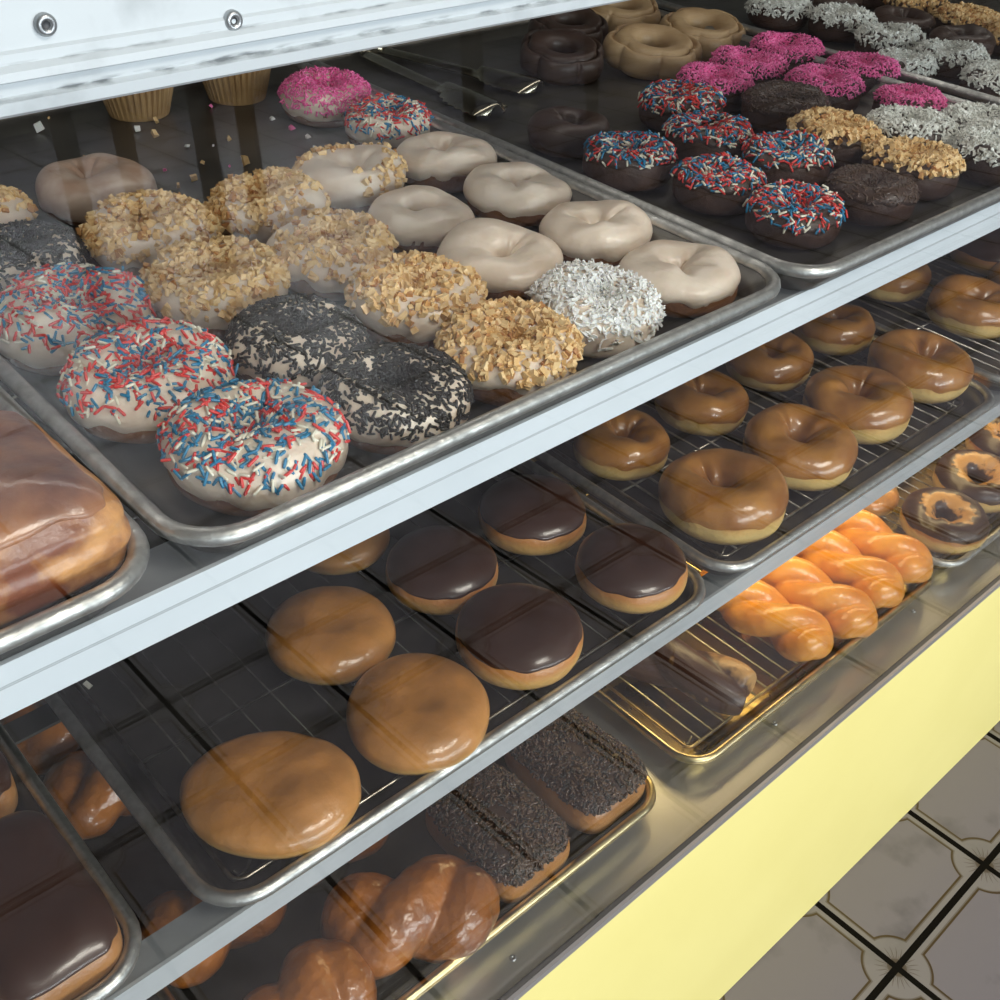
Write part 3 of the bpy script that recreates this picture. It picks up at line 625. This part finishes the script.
# ------------------------------------------------------------------ goods
def relax(L, keep=.985, it=60):
    P=[[a[1],a[2]] for a in L]; R=[a[3] for a in L]; O=[list(p) for p in P]
    for _ in range(it):
        for i in range(len(L)):
            for j in range(i):
                if (len(L[i])>5 and L[i][5]) or (len(L[j])>5 and L[j][5]): continue
                dx=P[i][0]-P[j][0]; dy=P[i][1]-P[j][1]; d=math.hypot(dx,dy)+1e-9; m=(R[i]+R[j])*keep-d
                if m>0:
                    for k,s in ((i,.5),(j,-.5)): P[k][0]+=dx/d*m*s; P[k][1]+=dy/d*m*s
    return [(a[0],round(p[0],4),round(p[1],4),a[3],a[4],(a[5] if len(a)>5 else 0)) for a,p in zip(L,P)]
ZT=-.0250
T1=[('rwb',.075,.066,.0460,'white-iced ring with red, white and blue sprinkles, nearest the front left tray corner'),
('rwb',.063,.151,.0450,'red, white and blue sprinkled ring, middle one of the three at the tray left edge'),
('rwb',.062,.236,.0455,'red, white and blue sprinkled ring at the far left, furthest back of the three'),
('blk',.150,.137,.0410,'white-iced ring with dark chocolate sprinkles, behind its dark-sprinkled twin'),
('blk',.160,.057,.0415,'white-iced ring with dark chocolate sprinkles, at the front edge of the tray'),
('nut',.241,.060,.0415,'chopped-nut ring at the front edge beside the coconut donut'),
('nut',.239,.137,.0430,'chopped-nut ring just behind the front nut ring'),
('nut',.233,.220,.0430,'chopped-nut ring in the middle of the tray beside two plain white rings'),
('nut',.325,.325,.0430,'chopped-nut ring furthest right and back, before the small blue-sprinkled ring'),
('nut',.241,.308,.0430,'chopped-nut ring behind the bitten-looking nut ring, left of the back nut ring'),
('nut',.148,.225,.0440,'chopped-nut ring behind the black-sprinkled rings at left of the tray'),
('nut',.148,.313,.0450,'chopped-nut ring in front of the bare glazed ring'),
('nut',.070,.412,.0395,'chopped-nut ring cut off by the left picture edge'),
('wht',.414,.318,.0425,'plain white-iced ring furthest back on the tray'),
('wht',.415,.235,.0415,'plain white-iced ring second from the back beside the tray edge'),
('wht',.325,.240,.0390,'low plain white-iced ring beside the middle nut rings, hole nearly closed'),
('wht',.323,.153,.0430,'plain white-iced ring behind the coconut donut'),
('wht',.412,.148,.0410,'plain white-iced ring with tan patch, third from the back at tray edge'),
('wht',.405,.064,.0415,'plain white-iced ring with split hole at the front right tray corner'),
('coc',.322,.063,.0410,'white shredded-coconut ring at the front of the tray'),
('rwb',.428,.412,.0380,'small blue-heavy sprinkled ring at the back, beside the pink one'),
('pnk',.421,.495,.0410,'bright pink sprinkled donut on white icing at the tray back'),
('gla',.163,.419,.0425,'bare thinly glazed tan ring at the left back of the tray'),
('blk',.066,.325,.0430,'dark-sprinkled ring half hidden at the left edge behind the sprinkled rings')]
NM={'rwb':'sprinkled_donut','blk':'sprinkled_donut','nut':'nut_donut','wht':'iced_donut','coc':'coconut_donut','pnk':'sprinkled_donut','gla':'iced_donut','chp':'iced_donut','chs':'sprinkled_donut'}
for k,x,y,R,lab,_ in relax(T1):
    loc=(x,y,ZT); g='ring donuts on the middle top-shelf tray'
    if k in('wht',): iced_ring(NM[k],lab,loc,R,None,group=g,hole=.13,v0=-.08,amp=.18,kH=.68,wob=1.5)
    elif k=='gla': iced_ring(NM[k],lab,loc,R,None,ice='thin_icing',group=g,hole=.14,v0=-.35)
    else: iced_ring(NM[k],lab,loc,R,k,group=g,hole=.16 if k!='coc' else .14,v0=-.30 if k in('rwb',) else -.15 if k!='coc' else -.75, amp=.2, kH=.78)
T2=[('rwb',.538,.232,.0394,'chocolate ring with red, white and blue sprinkles, leftmost of its cluster'),
('rwb',.681,.296,.0400,'chocolate ring with patriotic sprinkles, furthest back, before the tan old-fashioned donuts'),
('rwb',.636,.226,.0386,'chocolate ring with patriotic sprinkles in the middle of the cluster, hole showing'),
('rwb',.648,.155,.0389,'chocolate ring with patriotic sprinkles touching the chopped-nut rings'),
('rwb',.561,.155,.0369,'chocolate ring with patriotic sprinkles, second from the tray front left corner'),
('rwb',.558,.080,.0376,'chocolate ring with patriotic sprinkles in the front left tray corner, sprinkles dripping down its side'),
('chp',.548,.312,.0370,'plain dark chocolate ring behind the leftmost sprinkled chocolate ring'),
('pnk',.755,.318,.0374,'chocolate donut with pink sprinkles, leftmost of the pink ones'),
('pnk',.830,.335,.0395,'chocolate donut with pink sprinkles, second from the left in the back row'),
('pnk',.914,.345,.0395,'chocolate donut with pink sprinkles, topmost of the pink ones'),
('pnk',.846,.252,.0385,'chocolate ring with pink sprinkles and open hole, in the middle of the pink cluster'),
('pnk',.926,.262,.0385,'tall pink-sprinkled donut right of the open pink ring'),
('pnk',.880,.176,.0351,'pink-sprinkled ring nearest the viewer, beside the grey coconut rings'),
('chs',.762,.236,.0415,'dark ring thickly coated in chocolate sprinkles between the pink and the nut rings'),
('nutd',.729,.158,.0399,'chocolate ring with golden chopped nuts, the rear of two on this tray'),
('nutd',.722,.078,.0405,'chocolate ring with golden chopped nuts, at the front edge of this tray'),
('cocd',.799,.128,.0405,'chocolate ring with grey-white coconut behind the front nut ring'),
('cocd',.815,.048,.0420,'chocolate ring with coconut at the tray front edge, right of the nut ring'),
('cocd',.876,.100,.0370,'chocolate ring with coconut at the right picture edge, second from the tray front'),
('chs',.645,.068,.0379,'chocolate-sprinkled dark ring at the tray front between patriotic and nut rings')]
for k,x,y,R,lab,_ in relax(T2):
    loc=(x,y,ZT-.0); g='chocolate ring donuts on the right top-shelf tray'
    nm={'nutd':'nut_donut','cocd':'coconut_donut'}.get(k) or NM[k]
    iced_ring(nm,lab,loc,R,{'rwb':'rwbd','chp':None}.get(k,k),'choc_cake','choc_matte',g,hole=.26,kH=.74,v0=.35 if k!='chp' else -.1,amp=.28)
for x,y,R,bd,ic,lab in [(.700,.475,.046,'choc_cake','choc_matte','dark chocolate old-fashioned donut behind the tongs head'),(.78,.545,.046,'choc_cake','choc_matte','dark chocolate old-fashioned donut under the top frame edge, behind its twin'),
   (.792,.432,.050,'maple','maple','tan glazed old-fashioned donut with open hole, leftmost of the tan ones'),(.895,.450,.049,'maple','maple','tan glazed old-fashioned donut behind the open-holed one'),(.88,.560,.047,'maple','maple','tan glazed old-fashioned donut at the top picture edge')]:
    old_fashioned(lab,(x,y,ZT),R,bd,ic,'old-fashioned donuts at the back of the right top-shelf tray')
T3=[('cocd',1.068,.470,.038,'coconut chocolate ring at the top picture edge, first of the back row'),('cocd',1.085,.392,.039,'coconut chocolate ring, second of the row along the far tray'),('cocd',1.063,.314,.038,'coconut chocolate ring, third of the row along the far tray'),
('cocd',1.055,.236,.038,'coconut chocolate ring, fourth of the row along the far tray'),('cocd',1.028,.160,.038,'coconut chocolate ring, nearest of the far tray row at the right picture edge'),('nutd',1.240,.386,.038,'nut chocolate ring at the top right, furthest of three'),('nutd',1.225,.305,.039,'nut chocolate ring at the top right, middle of three'),('nutd',1.200,.225,.040,'nut chocolate ring at the top right, nearest of three'),
('chp',1.150,.350,.038,'plain chocolate ring between coconut and nut rows on the far tray'),('chp',1.140,.265,.038,'plain chocolate ring before the other plain one on the far tray'),('nutd',1.25,.47,.038,'nut chocolate ring in the top right picture corner'),('chp',1.165,.46,.038,'plain chocolate ring furthest back on the far tray'),('cocd',.995,.250,.034,'coconut chocolate ring beside the tray rim gap')]
for k,x,y,R,lab,_ in relax(T3):
    nm={'nutd':'nut_donut','cocd':'coconut_donut'}.get(k) or NM[k]
    iced_ring(nm,lab,(x,y,ZT),R,{'chp':None}.get(k,k),'choc_cake','choc_matte','chocolate ring donuts on the far right top-shelf tray',hole=.24,kH=.74,v0=.2,amp=.25)
# cupcakes at the back of the middle tray
def cupcake(label,x,y):
    t=thing('cupcake',label,'cupcake',(x,y,ZT),0,'cupcakes at the back of the middle tray'); n=72; V=[];F=[]
    H=[(0,.0),(.026,0),(.0265,.001),(.030,.018),(.034,.036),(.0335,.036),(.029,.018)]
    for q,(r,z) in enumerate(H[1:]):
        for j in range(n*2):
            a=PI*j/n; rr=r*(1+(.045 if j%4<2 else -.045)*min(1,z*60)); V.append((rr*math.cos(a),rr*math.sin(a),z))
    m=n*2
    for q in range(len(H)-2):
        for j in range(m): F.append((q*m+j,q*m+(j+1)%m,(q+1)*m+(j+1)%m,(q+1)*m+j))
    F.append(tuple(range(m))[::-1]); link('paper_cup',V,F,'paper',t,False)
    SEED[0]+=1; S0=dome_S(.037,.034,SEED[0]); S=lambda u,v:S0(u,v)+np.array([0,0,.024]); surf_dome('cake',S,'muffin',t,60,20)
    icing('frosting',S,'frosting',t,SEED[0],.3,.1,PI/2-.05,.003,True,70,16)
cupcake('cupcake in a pleated brown paper cup under the frame at top left',.290,.600)
cupcake('cupcake in a paper cup further right under the frame, beside the pink donut',.385,.590)
# middle shelf
ZR=-.2738
M1=[('rnd',.165,.146,.0475,'smooth glazed round filled donut, rear one beside the chocolate-topped rounds'),('rnd',.167,.047,.0500,'smooth glazed round filled donut at the tray front, right of the largest one'),('rnd',.055,.053,.0560,'largest glazed round filled donut at the tray front left'),
('cho',.273,.148,.0460,'chocolate-topped round donut in the rear row, touching the rear glazed round'),('cho',.378,.154,.0470,'chocolate-topped round donut furthest back, just under the shelf rail'),('cho',.270,.054,.0490,'chocolate-topped round donut at the front, centre of the tray'),('cho',.392,.055,.0465,'chocolate-topped round donut at the front right tray corner'),('rnd',.235,.235,.0420,'brown glazed round donut mostly hidden behind the shelf rail')]
for k,x,y,R,lab,_ in relax(M1): filled_round('filled_donut' if k=='rnd' else 'chocolate_topped_donut',lab,(x,y,ZR),R,'round donuts on the middle-shelf tray',k=='cho',.80 if k=='cho' else (.60 if R>.052 else .70),.0030 if k=='rnd' else 0,.84 if R>.052 else 1)
M2=[('rin',.522,.067,.0550,'glazed ring donut nearest the front left corner of its tray'),('rin',.638,.069,.0520,'glazed ring donut, second along the tray front'),('rin',.750,.080,.0535,'glazed ring donut with dark sheen, third along the tray front'),('rin',.866,.080,.0530,'glazed ring donut at the right end of the tray front, wire rack corner beside it'),
('rin',.515,.180,.0450,'glazed ring donut in the second row, leftmost, partly under the shelf rail'),('rin',.633,.182,.0455,'glazed ring donut in the second row, second from the left'),('rin',.752,.190,.0455,'glazed ring donut in the second row, third from the left'),('rin',.872,.190,.0440,'glazed ring donut in the second row at the right end of the rack'),
('rin',1.040,.116,.0507,'glazed ring donut at the right picture edge, on the far tray'),('rin',1.040,.222,.0456,'glazed ring donut behind the other one on the far tray'),('cho',1.205,.182,.0507,'chocolate-topped round donut at the right picture edge beneath the rail'),('rin',.60,.285,.045,'glazed ring donut in the shaded third row, left'),('rin',.72,.290,.045,'glazed ring donut in the shaded third row, middle'),('rin',.84,.295,.045,'glazed ring donut in the shaded third row, right'),('rin',1.15,.10,.05,'glazed ring donut beyond the right picture edge neighbour')]
for k,x,y,R,lab,_ in relax(M2):
    g='glazed donuts on the right middle-shelf trays'
    if k=='rin': glazed_ring('glazed_ring_donut',lab,(x,y,ZR),R,g,hole=.16,kH=.82)
    else: filled_round('chocolate_topped_donut',lab,(x,y,ZR),R,g,True,.8)
gb='chocolate-topped bars on the left middle-shelf tray'
bar('chocolate_bar_donut','chocolate-topped bar donut at the bottom left corner, pale dough showing at its end',(-.094,.075,-.2850),0,.036,.062,.044,'choc_icing',gb,0,.34,'bar_dough')
bar('chocolate_bar_donut','chocolate-topped bar donut behind the nearest one at the left edge',(-.098,.212,-.2850),.03,.036,.064,.044,'choc_icing',gb,0,.34)
bar('chocolate_bar_donut','chocolate-topped bar donut cut off by the left picture edge',(-.182,.085,-.2850),0,.036,.064,.044,'choc_icing',gb,0,.34)
# big pastry on the top left tray
def pastry(label,loc,rz,Lx,Ly,H):
    SEED[0]+=1; sd=SEED[0]; t=thing('baked_pastry',label,'pastry',loc,rz,'brown pastries on the left top-shelf tray'); S=box_S(Lx,Ly,H,sd,.34,1.6,.0008)
    surf_dome('crust',S,'pastry',t,180,90); icing('glaze',S,'pastry_glaze',t,sd,.62,.16,PI/2-.05,.0012,True,150,34)
pastry('big rectangular brown glazed pastry at the left edge of the top shelf',(-.070,.078,ZT),.0,.061,.058,.056)
pastry('brown pastry behind the big rectangular one, cut by the left picture edge',(-.088,.195,ZT),.05,.050,.046,.050)
# deck
gt='dark glazed twists on the steel deck tray'; ZD=-.5437
twisted('glazed_twist','large dark glazed twist touching the chocolate-sprinkled bar',(.167,.052,ZD),1.12,.048,.019,.012,2,.0260,'twist',gt,'pastry')
twisted('glazed_twist','dark glazed twist at the bottom picture edge, left of the large twist',(.060,.044,ZD),1.75,.034,.018,.012,2,.0225,'twist',gt,'pastry')
twisted('glazed_twist','dark glazed twist just under the rail, behind the large twist',(.165,.168,ZD),1.45,.042,.018,.012,2,.0225,'twist',gt,'pastry')
twisted('glazed_twist','dark glazed twist below the rail at left, behind the bottom one',(.048,.158,ZD),1.6,.042,.018,.012,2,.0225,'twist',gt,'pastry')
twisted('glazed_twist','dark glazed twist showing through the gap between middle-shelf trays, lower piece',(.052,.330,ZD),1.4,.044,.019,.012,2,.0235,'twist',gt,'pastry')
twisted('glazed_twist','dark glazed twist showing through the gap between middle-shelf trays, upper piece',(.052,.425,ZD),1.5,.044,.019,.012,2,.0235,'twist',gt,'pastry')
gs='sprinkled chocolate bars on the steel deck'
bar('sprinkled_bar_donut','chocolate bar donut covered in chocolate sprinkles beside the large twist',(.280,.073,ZD),.02,.044,.062,.052,'choc_matte',gs,1500,.42)
bar('sprinkled_bar_donut','chocolate-sprinkled bar donut at the right, in the tray corner',(.384,.080,ZD),.03,.044,.064,.052,'choc_matte',gs,1500,.42)
bar('sprinkled_bar_donut','chocolate-sprinkled bar donut in the shade behind the other two',(.285,.212,ZD),.05,.044,.062,.046,'choc_matte',gs,900,.42)
go='orange braided donuts on the golden tray'; ZG=-.5325
twisted('braided_donut','orange braided donut nearest the empty lamp-tinted rack',(.688,.090,ZG),.10,.066,.0150,.0105,3,.0185,'braid',go)
twisted('braided_donut','orange braided donut, second from the empty rack',(.758,.078,ZG),.06,.066,.0150,.0105,3,.0180,'braid',go)
twisted('braided_donut','orange braided donut, third from the empty rack',(.828,.086,ZG),.0,.066,.0150,.0105,3,.0180,'braid',go)
twisted('braided_donut','orange braided donut nearest the chocolate-swirled rings',(.895,.086,ZG),-.04,.066,.0150,.0105,3,.0175,'braid',go)
def eclair(label,loc,rz):
    SEED[0]+=1; sd=SEED[0]; t=thing('chocolate_twist_bar',label,'donut',loc,rz); mb=MB()
    for s in (0,PI):
        y=np.linspace(-.085,.085,60); P=np.stack([.0105*np.sin(y*30+s),y,.024+.007*np.cos(y*30+s)],-1); rad=.0215*np.sqrt(np.clip(1-(np.abs(y)/.094)**6,.05,1)); mb.tube(P,rad,18)
    o=mb.build('twisted_dough','eclair',t,True); md=o.modifiers.new('blend','REMESH'); md.mode='VOXEL'; md.voxel_size=.0016; md.use_smooth_shade=True
    sm=o.modifiers.new('soft','SMOOTH'); sm.iterations=4
MT['eclair']=mat('half_dipped_chocolate_dough',(.050,.018,.010),(.50,.28,.10),15,.40,coat=.2,crough=.25,bump=.0008,bscale=60,lo=.52,hi=.57)
eclair('long chocolate-dipped twist bar lying alone on the lamp-tinted tray',(.553,.108,ZG),.33)
B3=[('swi',1.012,.052,.0540,'ring donut with chocolate swirl and tan streaks, nearest the viewer'),('swi',1.122,.070,.0540,'chocolate-swirled ring donut behind the nearest one'),('rnd',.990,.150,.0430,'bright orange round donut just under the tray rim, left of the swirled rings'),('rnd',1.105,.180,.0420,'orange round donut at the right picture edge below the rail'),('swi',1.235,.085,.0540,'chocolate-swirled ring donut at the right picture edge'),('swi',1.215,.195,.052,'chocolate-swirled ring donut furthest back at the right edge')]
for k,x,y,R,lab,_ in relax(B3):
    g='rings and rounds on the right deck tray'
    if k=='swi': glazed_ring('chocolate_swirl_donut',lab,(x,y,ZG),R,g,hole=.24,kH=.74,swirl=True)
    else:
        filled_round('filled_donut',lab,(x,y,ZG),R,g)
# crumbs on the bare back of the middle tray
def crumb(x,y,s,m,label,g,z=ZT):
    rs=np.random.RandomState(int(x*1e4)%9999); V,F,_=chunks(np.array([[0,0,0.]]),np.array([[0,0,1.]]),rs,s*.8); V[:,2]-=V[:,2].min()
    o=link('crumb',V,F,m,None,False); o.location=(x,y,z); o['label']=label; o['category']='crumb'; o['group']=g
for x,y,s in CR: crumb(x,y,s,'nut','pale nut crumb lying on the bare back of the middle tray','nut crumbs on the bare tray')
for x,y,s in CP: crumb(x,y,s,'s_pink','tiny pink crumb lying on the bare back of the middle tray','pink crumbs on the bare tray')
for x,y,s in CW: crumb(x,y,s,'coconut','small white icing crumb lying on the bare back of the middle tray','white crumbs on the bare tray')
crumb(.015,.232,.009,'smear','white dried icing flake on the dark middle-shelf tray','icing flakes on the dark tray',-.2845)
# serving tongs on the right top tray
t=thing('serving_tongs','steel serving tongs with scalloped heads lying at the back of the right top tray','tongs',(0,0,ZT))
def tong_arm(p0,p1,zc):
    p0=np.array(p0,float); p1=np.array(p1,float); d=p1-p0; L=np.linalg.norm(d); d/=L; s=np.cross((0,0,1),d); s/=np.linalg.norm(s); V=[];F=[]; n=40; m=9
    for i in range(n):
        q=i/(n-1); wd=.008 if q<.62 else .008+.014*math.sin(min(1,(q-.62)/.2)*PI/2)
        if q>.93: wd*=math.sqrt(max(.05,1-((q-.93)/.075)**2))
        if q>.66: wd*=1+.09*math.sin(q*120)
        for layer in (0,1):
            for j in range(m):
                a=-1+2*j/(m-1); h=.004*(1-a*a) if q<.62 else .009*(1-a*a)
                P=p0+d*L*q+s*wd*a+np.array([0,0,zc+h+layer*.0009]); V.append(P)
    for i in range(n-1):
        A=i*2*m; B=(i+1)*2*m
        for j in range(m-1):
            F.append((A+j,B+j,B+j+1,A+j+1)); F.append((A+m+j,A+m+j+1,B+m+j+1,B+m+j))
        F.append((A,A+m,B+m,B)); F.append((A+m-1,B+m-1,B+2*m-1,A+2*m-1))
    F.append(tuple(range(m))+tuple(range(2*m-1,m-1,-1))); e=(n-1)*2*m; F.append(tuple(e+j for j in range(m))[::-1]+tuple(e+j for j in range(m,2*m)))
    link('arm',V,F,'tong',t)
tong_arm((.585,.625,0),(.632,.435,0),.004); tong_arm((.560,.622,0),(.548,.405,0),.004)
b=MB(); b.tube([(.560,.622,.006),(.566,.636,.006),(.573,.640,.006),(.580,.637,.006),(.585,.625,.006)],.006,8); b.build('hinge','tong',t,True)
